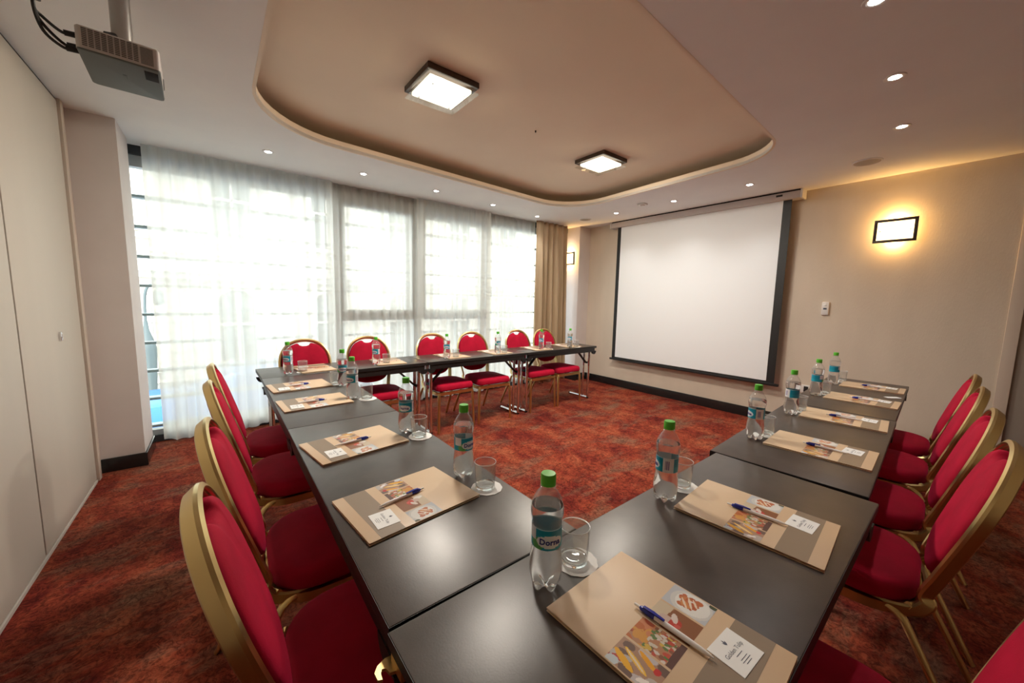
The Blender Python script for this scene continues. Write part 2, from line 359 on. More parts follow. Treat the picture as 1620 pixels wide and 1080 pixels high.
# ------------------------------------------------------------------ windows
YG = 4.64
struct(G().b2((-.82, YG-.06, 0), (4.77, YG+.1, .06)).b2((-.82, YG-.06, H-.075), (4.77, YG+.1, H)), 'trim_7', 'frame', smooth=False)
struct(G().b2((-.82, YG-.03, H-.13), (4.77, YG+.06, H-.075)), 'trim_8', 'alu', smooth=False)
def window(i, x0, x1, opening):
    r = empty('window_%d' % i, ((x0+x1)/2, YG, 0), kind='structure'); hw = (x1-x0)/2; g = G(); t = .045
    g.b2((-hw, -.04, .06), (-hw+t, .04, H-.13)).b2((hw-t, -.04, .06), (hw, .04, H-.13)).b2((-hw+t, -.04, .06), (hw-t, .04, .11)).b2((-hw+t, -.04, H-.17), (hw-t, .04, H-.13))
    if opening: g.b2((-hw+t, -.04, 1.08), (hw-t, .04, 1.16))
    g.out('window_frame', 'alu', r, smooth=False)
    if opening:
        s = G(); a, b, c, d, q = -hw+t, hw-t, 1.16, H-.17, .05
        s.b2((a, -.06, c), (b, -.02, c+q)).b2((a, -.06, d-q), (b, -.02, d)).b2((a, -.06, c+q), (a+q, -.02, d-q)).b2((b-q, -.06, c+q), (b, -.02, d-q))
        s.out('sash', 'alu', r, smooth=False)
    ps = [(.11, H-.17)] if not opening else [(.11, 1.08), (1.16, H-.17)]
    for z0, z1 in ps: mesh('window_pane', [(-hw+t, 0, z0), (hw-t, 0, z0), (hw-t, 0, z1), (-hw+t, 0, z1)], [(0, 1, 2, 3)], 'pane', r, smooth=False)
for i, (a, b, o) in enumerate(((-.82, 1.05, 0), (1.07, 2.02, 1), (2.05, 3.07, 1), (3.09, 4.77, 0)), 1): window(i, a, b, o)

# ------------------------------------------------------------------ curtains
def cloth(name, x0, x1, y, z0, z1, wl, amp, mt, seed, flare=0, top=1, thick=0, x0b=None, x1b=None, head=.12):
    rnd = random.Random(seed); n = int((x1-x0)/wl*14); rows = [0, .015, .03, .06, .10, .16, .24, .34, .45, .57, .70, .82, .9, .95, 1]
    ph = []; p = 0
    for i in range(n+1): ph.append(p); p += 2*PI/14*(.65+.7*rnd.random())
    am = [.5+.6*abs(math.sin(.37*q+seed)) for q in ph]; vs = []
    x0b = x0 if x0b is None else x0b; x1b = x1 if x1b is None else x1b
    for k, t in enumerate(rows):
        z = z1+(z0-z1)*t; a = amp*(.55+.45*min(1, t*3))*(1+.25*t)
        for i in range(n+1):
            u = i/n; X = (x0+(x1-x0)*u)*(1-t)+(x0b+(x1b-x0b)*u)*t
            fine = .35*math.sin(ph[i]*2.7+1)*(1-min(1, t/.14))
            yy = y+a*am[i]*(math.sin(ph[i]+.5*math.sin(t*2.2+u*9+seed))+fine)+flare*t**4
            xx = X+.25*a*math.cos(ph[i]*1.3+t)
            zz = z+(.0 if t < .94 else (.02*math.sin(ph[i]*.21+seed)+.02)*(t-.9)*10)
            vs.append((xx, yy, max(zz, .004)))
    m_ = n+1; fs = [(r*m_+i, r*m_+i+1, (r+1)*m_+i+1, (r+1)*m_+i) for r in range(len(rows)-1) for i in range(n)]
    o = mesh(name, vs, fs, mt, smooth=True, angle=3)
    if thick:
        s = o.modifiers.new('solid', 'SOLIDIFY'); s.thickness = thick
    return o
for i, (a, b, sd, lb) in enumerate(((-.45, 1.03, 3, 'white sheer curtain over the wide window beside the left pillar'), (.985, 2.03, 11, 'white sheer curtain behind the second and third chairs of the window row'),
      (1.985, 3.09, 5, 'white sheer curtain behind the middle of the window-side tables'), (3.05, 3.99, 8, 'white sheer curtain just left of the tan drape'))):
    o = cloth('sheer_curtain', a, b, YW-.015+.06*(i % 2), .012, H-.004, .105, .020, 'voile', sd, flare=.03, x0b=a-.01 if a < 0 else a); tag(o, lb, 'curtain', 'sheer curtains along the window wall')
o = cloth('drape', 3.93, 4.60, YW-.065, .01, H-.004, .115, .045, 'drape', 21, thick=.003, x1b=4.64)
tag(o, 'heavy tan pleated drape gathered beside the wall sconce', 'curtain')

# ------------------------------------------------------------------ lights of the room
def light(kind, name, parent, loc, energy, col, size=.02, **kw):
    l = bpy.data.lights.new(name, kind); l.energy = energy; l.color = col
    if kind == 'SPOT': l.spot_size = kw.get('angle', 2.0); l.spot_blend = 1; l.shadow_soft_size = size
    else: l.shadow_soft_size = size
    l.specular_factor = .04      # the lamp glass itself is what glossy tops mirror
    o = bpy.data.objects.new(name, l); C.objects.link(o); o.parent = parent; o.location = loc; return o
dl = empty('downlight', (0, 0, H), label='x', cat='ceiling light', group='recessed ceiling spotlights')
G().lathe([(.046, 0), (.046, -.004), (.040, -.006), (.026, -.002), (.026, 0)], 28, capb=False, capt=False).out('trim_ring', 'white_plastic', dl)
G().lathe([(.026, -.0015), (.020, -.004), (.001, -.0045)], 24).out('lens', 'led', dl)
light('SPOT', 'downlight_lamp', dl, (0, 0, -.02), 11, (1, .98, .95), .03, angle=2.1)
spots = [(.403, 3.987, 'nearest the left pillar in the window row'), (1.215, 4.024, 'second from left in the row above the curtains'), (2.041, 4.07, 'middle one of the row above the curtains'),
         (2.893, 4.14, 'fourth from left in the row above the curtains'), (3.757, 4.236, 'just left of the tan drape top'),
         (4.423, 3.332, 'above the left end of the screen case'), (4.407, 2.486, 'above the middle of the screen case'), (4.371, 1.648, 'above the right end of the screen case'),
         (3.733, .49, 'lowest of the bright trio at upper right'), (2.922, .435, 'middle of the bright trio at upper right'), (2.151, .403, 'cut by the top edge at upper right')]
for i, (x, y, t) in enumerate(spots):
    o = dl if i == 0 else dup(dl, (x, y, H)); o.location = (x, y, H); o['label'] = 'small round recessed spotlight '+t
# square ceiling lamps
def ceiling_lamp():
    r = empty('ceiling_lamp', (0, 0, HU), label='x', cat='ceiling lamp', group='square ceiling lamps in the recess')
    g = G(); s = .178
    for a, b in (((-s, -s), (s, -s+.022)), ((-s, s-.022), (s, s)), ((-s, -s+.022), (-s+.022, s-.022)), ((s-.022, -s+.022), (s, s-.022))): g.b2((a[0], a[1], -.036), (b[0], b[1], -.002), .002)
    g.b2((-s+.022, -s+.022, -.012), (s-.022, s-.022, -.002)); g.out('lamp_frame', 'darkwood', r)
    G().b2((-.145, -.135, -.062), (.145, .135, -.040), .004).out('diffuser', 'lamp_on', r)
    G().b2((-s, -s, -.074), (s, s, -.068), .001).out('glass_plate', 'lampglass', r)
    for a, b in ((-.11, -.1), (.11, .1), (-.11, .1), (.11, -.1)): G().lathe([(.004, -.078), (.006, -.074), (.003, -.068), (.003, -.05)], 10, (a, b, 0)).out('stud', 'chrome', r)
    light('POINT', 'lamp_bulb', r, (0, 0, -.085), 7, (1, .80, .52), .03)
    al = light('AREA', 'lamp_downlight', r, (0, 0, -.08), 27, (1, .92, .82)); al.data.shape = 'SQUARE'; al.data.size = .30; al.data.specular_factor = 0
    return r
cl = ceiling_lamp(); cl.location = (1.215, 2.345, HU); cl['label'] = 'larger-looking square lit ceiling lamp left of centre in the recess'
c2 = dup(cl, (3.02, 2.49, HU), label='smaller-looking square lit ceiling lamp farther right in the recess')
# wall sconces (face +y locally)
def sconce():
    r = empty('wall_sconce', (0, 0, 0), label='x', cat='wall lamp', group='framed wall sconces')
    g = G(); W, Z, t = .145, .107, .024
    for a, b in (((-W, -Z), (W, -Z+t)), ((-W, Z-t), (W, Z)), ((-W, -Z+t), (-W+t, Z-t)), ((W-t, -Z+t), (W, Z-t))): g.b2((a[0], .045, a[1]), (b[0], .06, b[1]), .002)
    g.out('lamp_frame', 'darkwood', r)
    G().b2((-W+t-.003, .049, -Z+t-.003), (W-t+.003, .055, Z-t+.003), .001).out('glass_shade', 'sconce_on', r)
    G().b2((-.06, .001, -.04), (.06, .018, .04), .004).out('wall_plate', 'white_plastic', r)
    for a in (-.1, .1): G().lathe([(.003, 0), (.005, .003), (.001, .007)], 10).out('stud', 'chrome', r).matrix_local = Matrix.Translation((a, .055, 0)) @ Matrix.Rotation(-PI/2, 4, 'X')
    light('POINT', 'sconce_bulb', r, (0, .034, .085), 6, (1, .55, .17), .012)
    light('POINT', 'sconce_bulb', r, (0, .034, -.085), 3.5, (1, .55, .17), .012)
    return r
s1_ = sconce(); s1_.location = (XR, .61, 2.077); s1_.rotation_euler = (0, 0, PI/2); s1_['label'] = 'lit rectangular wall sconce in dark frame on the right beige wall'
dup(s1_, (4.77, 4.50, 2.075), PI/2, 'small lit wall sconce on the pillar beside the tan drape')
# ceiling speakers and detector
def speaker(x, y, r, label):
    o = empty('ceiling_speaker', (x, y, H), label=label, cat='speaker', group='round ceiling speakers')
    G().lathe([(r, 0), (r, -.004), (r*.9, -.008), (r*.88, -.006)], 32, capt=False).out('rim', 'ceiling', o)
    mg = MT.get('grille')
    if not mg:
        mg = mat('speaker_grille', (.42, .37, .34), .6); MT['grille'] = mg; tc = N(mg, 'ShaderNodeTexCoord'); v = N(mg, 'ShaderNodeTexVoronoi'); v.inputs['Scale'].default_value = 120
        v.inputs['Randomness'].default_value = 0; L(mg, tc.outputs['Object'], v.inputs['Vector']); rp = ramp(mg, [(.25, (.12, .1, .09)), (.4, (.5, .45, .41))]); L(mg, v.outputs[0], rp.inputs[0]); L(mg, rp.outputs[0], P(mg).inputs['Base Color'])
    G().lathe([(r*.88, -.006), (r*.3, -.008), (.001, -.0085)], 32, capb=False).out('grille', mg, o)
speaker(4.41, .764, .10, 'round grey ceiling speaker above the right wall sconce')
speaker(4.425, 3.895, .09, 'round ceiling speaker in the far corner near the drape')
o = empty('smoke_detector', (4.234, 2.80, H), label='small square detector on the ceiling left of the screen case middle', cat='detector')
G().b2((-.045, -.045, -.022), (.045, .045, 0), .006).out('housing', 'white_plastic', o); G().lathe([(.03, -.022), (.028, -.034), (.001, -.036)], 20).out('sensor_cap', 'white_plastic', o)
o = G().lathe([(.006, 0), (.006, -.012), (.002, -.016)], 12).out('ceiling_hook', 'black'); o.location = (2.12, 2.44, HU)
tag(o, 'tiny dark ceiling hook between the two square lamps', 'hook')
# projection screen
r = empty('projection_screen', (4.93, 2.55, 0), label='large pull-down projection screen with black border on the right wall', cat='projection screen')
xo = 0
G().b2((-.045, -1.205, H-.090), (.085, 1.215, H-.004), .008).out('case', 'case', r)
G().b2((-.052, -1.225, H-.095), (.095, -1.205, H-.002), .006).out('end_cap', 'white_plastic', r, ); G().b2((-.052, 1.215, H-.095), (.095, 1.235, H-.002), .006).out('end_cap', 'white_plastic', r)
G().b2((-.04, -1.2, H-.0045), (.08, 1.2, H-.0005)).b2((-.046, -1.203, H-.016), (-.0445, 1.203, H-.006)).out('gap_shadow', 'matte', r, smooth=False)  # black strips stand in for the shadow gap between case and ceiling
G().b2((0, -1.045, .495), (.002, 1.055, H-.09)).out('screen_fabric', 'screen', r, smooth=False)
G().b2((-.0005, -1.125, .47), (.0025, -1.045, H-.09)).b2((-.0005, 1.055, .47), (.0025, 1.115, H-.09)).b2((-.0005, -1.045, .47), (.0025, 1.055, .495)).out('screen_border', 'black', r, smooth=False)
G().b2((-.014, -1.17, .445), (.016, 1.15, .475), .006).out('bottom_bar', 'black', r)
G().b2((-.0470, -1.045, H-.052), (-.0445, -.985, H-.032)).out('logo_plate', 'black', r, smooth=False)
# thermostat and socket
r = empty('thermostat', (XR, 1.062, 1.34), label='small white wall thermostat right of the projection screen', cat='thermostat')
G().b2((-.022, -.03, -.068), (0, .03, .068), .007).out('housing', 'white_plastic', r); G().b2((-.0235, -.014, -.012), (-.021, .014, .006)).out('display', 'ink', r, smooth=False)
G().lathe([(.012, 0), (.010, .004), (.001, .005)], 16).out('dial', 'white_plastic', r).matrix_local = Matrix.Translation((-.022, 0, .035)) @ Matrix.Rotation(-PI/2, 4, 'Y')
r = empty('wall_socket', (XR, 1.17, .455), label='white wall socket with dark opening behind the right-hand tables', cat='socket')
G().b2((-.012, -.05, -.045), (0, .05, .045), .004).out('faceplate', 'white_plastic', r); G().b2((-.014, -.04, -.03), (-.011, .0, .03), .001).out('socket_hole', 'black', r)

# ------------------------------------------------------------------ projector
r = empty('projector', (-.254, 2.285, 2.237), .04, label='grey ceiling-mounted projector with vented side and steel pole', cat='projector')
def bodyl(z, d): return [(x, y, z) for x, y in inset(rrect(-.118, -.155, .118, .165, (.02, .02, .012, .012), 4), d)]
G().loops([bodyl(.006, 0), bodyl(.082, 0), bodyl(.088, .006), bodyl(.088, .02)]).out('housing', 'vent', r, angle=.6)
G().loops([bodyl(-.002, .008), bodyl(0, .002), bodyl(.007, .001)]).out('underside', 'projunder', r, angle=.6)
G().b2((.066, -.132, -.004), (.108, -.048, .002), .001).out('intake_hatch', 'matte', r)
G().b2((-.006, -.03, -.004), (.006, .06, 0), .001).out('ridge', 'projunder', r)
g = G()
for i in range(9):
    for k in range(10):
        g.b2((-.10+i*.0175, -.1565, .016+k*.0066), (-.10+i*.0175+.0135, -.1555, .016+k*.0066+.0036))
for k in range(13): g.b2((.060, -.1565, .014+k*.005), (.098, -.1555, .014+k*.005+.0022))
g.out('vent_grille', mat('vent_dark', (.10, .09, .085), .7), r, smooth=False)
g = G().lathe([(.028, 0), (.028, .018), (.022, .022)], 24); o = g.out('lens', 'black', r); o.matrix_local = Matrix.Translation((.099, .08, .045)) @ Matrix.Rotation(PI/2, 4, 'Y')
r.scale = (.955,)*3; PH = (H-2.237)/.955
G().lathe([(.033, .118), (.033, PH)], 28).out('pole', 'steel', r)
G().lathe([(.1, .088), (.1, .094), (.06, .104), (.036, .118), (.034, .125)], 28, (0, 0, 0)).out('mount_plate', 'black', r)
g = G(); g.tube([(-.05, -.03, .10), (-.04, -.06, .125), (-.02, -.03, .14)], .012, 8); g.out('clamp_knob', 'black', r)
for k, (yy, zz) in enumerate(((-.11, .062), (-.07, .036), (-.10, .012))):
    g = G(); pts = crom([(-.117, yy, zz), (-.155, yy, zz-.004), (-.20, -.11, zz+.03), (-.215, -.13, .11), (-.205, -.14, .17), (-.17, -.15, .25), (-.15, -.15, .32)], 6)
    g.tube(pts, .0055, 8); g.tube([(-.115, yy, zz), (-.15, yy, zz-.003)], .010, 10); o = g.out('cable', 'black', r)
G().tube([(-.212, -.135, .135), (-.20, -.142, .19)], .017, 10).out('cable_tie', 'black', r)

# ------------------------------------------------------------------ tables
def table(name, x, y, ang, Lg, W, label, group='folding conference tables', lf=(.16, .36)):
    """x,y = outer left corner, length along local +X, width along local +Y"""
    r = empty(name, (x, y, 0), ang, label, 'table', group)
    G().b2((.001, 0, .722), (Lg-.001, W, .75), .002).out('tabletop', 'laminate', r, angle=.5)
    G().b2((-.0, -.0012, .723), (Lg, .0, .7485)).b2((0, W, .723), (Lg, W+.0012, .7485)).b2((-.0002, -.0012, .723), (.001, W+.0012, .7485)).b2((Lg-.001, -.0012, .723), (Lg+.0002, W+.0012, .7485)).out('edge_band', 'black', r, smooth=False)
    for yy in (.006, W-.026): G().b2((.03, yy, .672), (Lg-.03, yy+.020, .7215), .002).out('rail', 'black', r)
    for xe, s in ((.04, 1), (Lg-.04, -1)):
        for yy in (.003, W-.028):
            g = G(); n = 12; pts = [(s*.0+.040*math.cos(a), -.044*math.sin(a)) for a in [PI*i/n for i in range(n+1)]]
            g.loops([[(xe+px_, yy, .694+pz-.012) for px_, pz in pts], [(xe+px_, yy+.025, .694+pz-.012) for px_, pz in pts]]); g.out('corner_bracket', 'black', r)
        xl = xe+s*.022; yb = W*(lf[0]+lf[1])/2
        for q in lf: G().tube([(xl, W*q, .72), (xl, W*q, .024)], .0155, 14).out('leg', 'chrome', r)
        G().tube([(xl, .075, .017), (xl, W-.055, .017)], .0165, 12).out('foot_bar', 'chrome', r)
        for yy in (.073, W-.053): G().tube([(xl, yy-.006, .017), (xl, yy+.006, .017)], .0175, 12).out('foot_cap', 'black', r)
        g = G(); d = Vector((s*.20, 0, .19)); th = math.atan2(.19, .20*s)
        g.box((xl+s*.115, yb, .605), (d.length+.02, .034, .016), .004, M=Matrix.Rotation(-th, 4, 'Y')); g.box((xl, yb, .51), (.024, W*abs(lf[1]-lf[0]), .024), .004); g.out('folding_brace', 'black', r)
        G().box((xl+s*.215, yb, .710), (.05, .12, .022), .003).out('brace_plate', 'black', r)
    return r
# A: left row (runs along +Y): local X -> +Y, local Y -> -X; put corner at inner side
def tableA(y0, y1, label): return table('folding_table', .728, y0, PI/2, y1-y0, .510, label)
tableA(.6285, 1.928, 'dark folding table of the left row nearest the camera, above the corner table')
tableA(1.930, 3.224, 'dark folding table of the left row that meets the window-side tables')
def tableC(x0, y0, x1, y1, label): return table('folding_table', x0, y0, math.atan2(y1-y0, x1-x0), math.hypot(x1-x0, y1-y0)-.002, .485, label, lf=(.64, .86))
t1 = tableC(.218, .134, 1.598, .152, 'dark folding table in the bottom foreground carrying the two nearest folders')
g = G(); hk = [(0.0178, 0.4787), (0.018, 0.4487), (0.0089, 0.4449), (-0.0099, 0.4504), (-0.0126, 0.4625), (-0.0186, 0.4656), (-0.0227, 0.4587), (-0.024, 0.4467), (-0.031, 0.4499), (-0.0316, 0.4659), (-0.0233, 0.4757), (-0.0072, 0.4823)]
g.loops([[(a, b_, .700) for a, b_ in hk], [(a, b_, .706) for a, b_ in hk]]).b2((.0, .425, .700), (.03, .47, .722)); g.out('linking_hook', 'gold', t1, smooth=False)['label'] = 'gold linking hook plate'
tableC(1.6225, .179, 2.858, .248, 'middle dark folding table of the right-hand row')
tableC(2.862, .252, 4.235, .326, 'farthest dark folding table of the right-hand row, before the beige wall')
def tableB(x0, y0, x1, y1, label):
    return table('folding_table', x0, y0, math.atan2(y1-y0, x1-x0), math.hypot(x1-x0, y1-y0)-.002, .455, label)
tableB(.218, 3.230, 1.545, 3.257, 'dark folding table in the far left corner before the sheer curtains')
tableB(1.548, 3.257, 2.815, 3.282, 'middle dark folding table of the window-side row')
tableB(2.818, 3.282, 4.100, 3.308, 'dark folding table at the right end of the window-side row')

# ------------------------------------------------------------------ banquet chair (front faces local +Y, origin on the floor under the seat)
def chair():
    r = empty('banquet_chair', (0, 0, 0), label='x', cat='chair')
    o_ = rrect(-.215, -.205, .215, .215, (.05, .05, .135, .135), 7)
    def lp(z, d, k=1): return [(x*k, y*k, z) for x, y in inset(o_, d)]
    def top(k): return [(x, y, .492+.010*(1-k*k)) for x, y in [(a*k, b*k) for a, b in inset(o_, .028)]]
    G().loops([lp(.425, .012), lp(.428, .003), lp(.440, 0), lp(.465, 0), lp(.480, .006), lp(.488, .015), lp(.492, .028), top(.8), top(.6), top(.4), top(.2), top(.05)]).out('seat', 'red', r, angle=1.4)
    # seat frame band
    i2 = inset(o_, -.004); i3 = inset(o_, .016)
    G().loops([[(*p, .388) for p in i2], [(*p, .4200) for p in i2], [(*p, .4200) for p in i3], [(*p, .388) for p in i3], [(*p, .388) for p in i2]], False, False).out('seat_frame', 'gold', r, angle=.8)
    # back plane
    def bp(u, v, dn=0):
        c, s = math.cos(.28), math.sin(.28); u *= .885; v *= 1.03
        return Vector((u, -.224-v*s-dn*c, .50+v*c-dn*s))      # dn > 0: towards the rear
    half = [(.228, .215), (.226, .285), (.203, .355), (.155, .412), (.085, .447), (0, .458)]
    low = [(.190, -.02), (.203, .05), (.217, .13)]
    right = [Vector((.190, -.02, .402)), Vector((.190, -.12, .405)), Vector((.182, -.195, .422)), Vector((.173, -.224, .455))]+[bp(u, v) for u, v in low]+[bp(u, v) for u, v in half]
    left = [Vector((-p.x, p.y, p.z)) for p in right[:-1]][::-1]
    path = crom(right+left, 6)
    prof = []
    for i in range(9): prof.append((.0085+(.0015 if i % 2 else -.0005), -.018+.036*i/8))
    prof += [(-.004, .019), (-.0085, .013), (-.0085, -.013), (-.004, -.019)]
    ax = Vector((0, 0, 1))
    G().sweep(path, prof, ax).out('back_frame', 'gold', r, angle=.5)
    # back cushion
    cr = [(.181, .07), (.200, .13), (.212, .215), (.210, .282), (.189, .345), (.145, .398), (.095, .422), (.062, .428), (.045, .412), (.020, .404), (0, .403)]
    bt = [(0, .012), (.06, .015), (.115, .026), (.155, .045)]
    pts = [Vector((*p, 0)) for p in bt+cr]+[Vector((-p[0], p[1], 0)) for p in (bt[1:]+cr[:-1])[::-1]]
    ol = [(p.x, p.y) for p in crom(pts, 3, True)]
    cen = (0, .22)
    def sh(k, dn): return [bp(cen[0]+(x-cen[0])*k, cen[1]+(y-cen[1])*k, dn) for x, y in ol]
    G().loops([sh(.05, .030), sh(.4, .029), sh(.7, .027), sh(.86, .024), sh(.94, .019), sh(.985, .011), sh(1, .004), sh(1, -.006), sh(.985, -.018), sh(.94, -.025), sh(.86, -.029), sh(.7, -.032), sh(.4, -.034), sh(.05, -.035)]).out('backrest', 'red', r, angle=1.4)
    # rear rail joining the uprights
    G().tube(crom([(-.188, -.185, .435), (-.12, -.21, .42), (0, -.222, .415), (.12, -.21, .42), (.188, -.185, .435)], 5), .009, 8, 1.3).out('rear_rail', 'gold', r)
    for sx in (-1, 1):
        g = G(); g.tube(crom([(sx*.150, .182, .412), (sx*.185, .192, .408), (sx*.199, .198, .385), (sx*.203, .203, .30), (sx*.212, .212, .0)], 5), .016, 10, .8, taper=[1.05]*10+[1]*6+[.95]*4+[.85]); g.out('leg', 'gold', r)
        g = G(); g.tube(crom([(sx*.186, -.130, .412), (sx*.191, -.170, .395), (sx*.195, -.205, .34), (sx*.212, -.375, .0)], 5), .0145, 10, .8, taper=[1]*10+[.95]*5+[.85]); g.out('leg', 'gold', r)
    return r
ch = chair()
def A_lab(n): return 'red and gold banquet chair, %s along the left tables' % n
def put(x, y, rz, label, first=False):
    o = ch if first else dup(ch, (x, y, 0), rz); o.location = (x, y, 0); o.rotation_euler = (0, 0, rz); o['label'] = label; return o
cA = [(.290, .935, 'nearest the camera'), (.292, 1.46, 'second from the camera'), (.292, 2.15, 'third from the camera'), (.295, 2.68, 'fourth and farthest')]
for i, (x, y, t) in enumerate(cA):
    o = put(x, y, -PI/2+(.02, -.03, .02, .0)[i], A_lab(t), i == 0); o['group'] = 'red banquet chairs along the left tables'
cC = [(1.0, 'cut by the picture corner, first'), (1.83, 'second from the camera'), (2.40, 'third from the camera'), (3.04, 'fourth from the camera'), (3.60, 'fifth, farthest')]
for i, (x, t) in enumerate(cC):
    o = put(x, .160+.0535*x-(.05 if x < 1.2 else 0), .05, 'red and gold banquet chair, %s along the right-hand tables' % t); o['group'] = 'red banquet chairs along the right-hand tables'
cB = [(.605, 'first from left'), (1.155, 'second from left'), (1.885, 'third from left'), (2.39, 'fourth from left'), (3.12, 'fifth from left'), (3.60, 'sixth, before the tan drape,')]
for i, (x, t) in enumerate(cB):
    o = put(x, 3.50+.01*x, PI+(.03, -.02, .03, -.03, .02, .0)[i], 'red and gold banquet chair facing us, %s in the window row' % t); o['group'] = 'red banquet chairs along the window'
# ------------------------------------------------------------------ text helper
def text_mesh(s, size, ext=0.0002, off=0):
    cu = bpy.data.curves.new('t', 'FONT'); cu.body = s; cu.size = size; cu.align_x = 'CENTER'; cu.align_y = 'CENTER'; cu.extrude = ext; cu.offset = off; cu.resolution_u = 2
    o = bpy.data.objects.new('t', cu); C.objects.link(o); bpy.context.view_layer.update()
    me = bpy.data.meshes.new_from_object(o.evaluated_get(bpy.context.evaluated_depsgraph_get()))
    v = [tuple(x.co) for x in me.vertices]; f = [tuple(p.vertices) for p in me.polygons]
    bpy.data.objects.remove(o); bpy.data.curves.remove(cu); bpy.data.meshes.remove(me); return v, f
def paint_grid(name, nu, nv, pos, colf, mt, parent):
    vs = [pos(i/nu, j/nv) for j in range(nv+1) for i in range(nu+1)]; fs = [(j*(nu+1)+i, j*(nu+1)+i+1, (j+1)*(nu+1)+i+1, (j+1)*(nu+1)+i) for j in range(nv) for i in range(nu)]
    me = bpy.data.meshes.new(name); me.from_pydata(vs, [], fs); ca = me.color_attributes.new('Col', 'FLOAT_COLOR', 'CORNER'); k = 0
    for j in range(nv):
        for i in range(nu):
            c = colf((i+.5)/nu, (j+.5)/nv)
            for _ in range(4): ca.data[k].color = (*c, 1); k += 1
    o = bpy.data.objects.new(name, me); return finish(o, mt, parent, True, 1)

# ------------------------------------------------------------------ folder (reader at -Y, plain end at +Y)
FW, FL = .262, .350
def fold_y(u): return FL/2-u*FL
def fold_x(v): return -FW/2+v*FW
_R = random.Random(4)
def blobs(n, box, size, cols): return [(_R.uniform(box[0], box[2]), _R.uniform(box[1], box[3]), size*_R.uniform(.5, 1.3), size*_R.uniform(.4, 1), _R.uniform(0, PI), _R.choice(cols)) for _ in range(n)]
BL = {0: blobs(16, (.0, .0, 1, 1), .17, [(.50, .45, .42), (.45, .05, .04), (.16, .10, .08), (.55, .50, .50), (.30, .09, .05)])+[(.35, .28, .09, .30, .5, (.80, .42, .02)), (.55, .45, .07, .34, .5, (.82, .50, .05)), (.55, .45, .03, .28, .5, (.80, .66, .45)), (.78, .62, .07, .26, .5, (.78, .36, .02)), (.70, .85, .10, .07, 0, (.55, .03, .03)), (.12, .12, .16, .12, .3, (.55, .62, .66)), (.22, .75, .14, .06, .9, (.85, .80, .76))],
      1: blobs(20, (0, 0, 1, .40), .15, [(.50, .14, .04), (.62, .30, .06), (.35, .08, .04), (.58, .22, .10)])+blobs(60, (0, .35, 1, .85), .07, [(.62, .42, .08), (.60, .55, .46), (.25, .10, .06), (.66, .60, .55), (.50, .08, .05), (.12, .20, .06)])+[(.5, 1.0, .14, .9, PI/2, (.12, .06, .05))],
      2: [(.5, .15, .22, .8, PI/2, (.60, .50, .36)), (.5, .70, .38, .9, PI/2, (.26, .10, .04)), (.28, .20, .12, .16, 0, (.78, .76, .72)), (.42, .42, .16, .22, .2, (.56, .42, .36)), (.45, .55, .20, .12, .2, (.50, .05, .03)), (.62, .48, .07, .18, 1.2, (.70, .60, .55)), (.40, .62, .08, .06, .2, (.60, .10, .08))],
      3: [(.5, .55, .52, .46, 0, (.62, .62, .60)), (.52, .57, .44, .38, 0, (.76, .76, .73))]+blobs(26, (.30, .32, .74, .66), .11, [(.45, .10, .03), (.62, .25, .08), (.55, .20, .07), (.50, .14, .05)])+[(.42, .42, .03, .20, 1.0, (.80, .66, .52)), (.52, .52, .03, .22, 1.1, (.82, .70, .56)), (.62, .60, .03, .16, 1.0, (.80, .66, .52)), (.95, .95, .14, .10, .5, (.06, .08, .04))]}
BG = {0: (.40, .24, .16), 1: (.45, .22, .12), 2: (.40, .22, .10), 3: (.50, .53, .57)}
def photo_col(s, t):
    """s across the folder 0..1 (reader's left to right), t along it 0 (far) .. 1 (near the reader): four square food photographs"""
    k = min(3, int(s*4)); a = s*4-k
    if a < .03 or a > .97: return (.62, .45, .29)
    col = BG[k]
    for x, y, p, q, w_, c in BL[k]:
        dx, dy = a-x, t-y; u = (dx*math.cos(w_)+dy*math.sin(w_))/p; v = (-dx*math.sin(w_)+dy*math.cos(w_))/q
        if u*u+v*v < 1: col = c
    return col
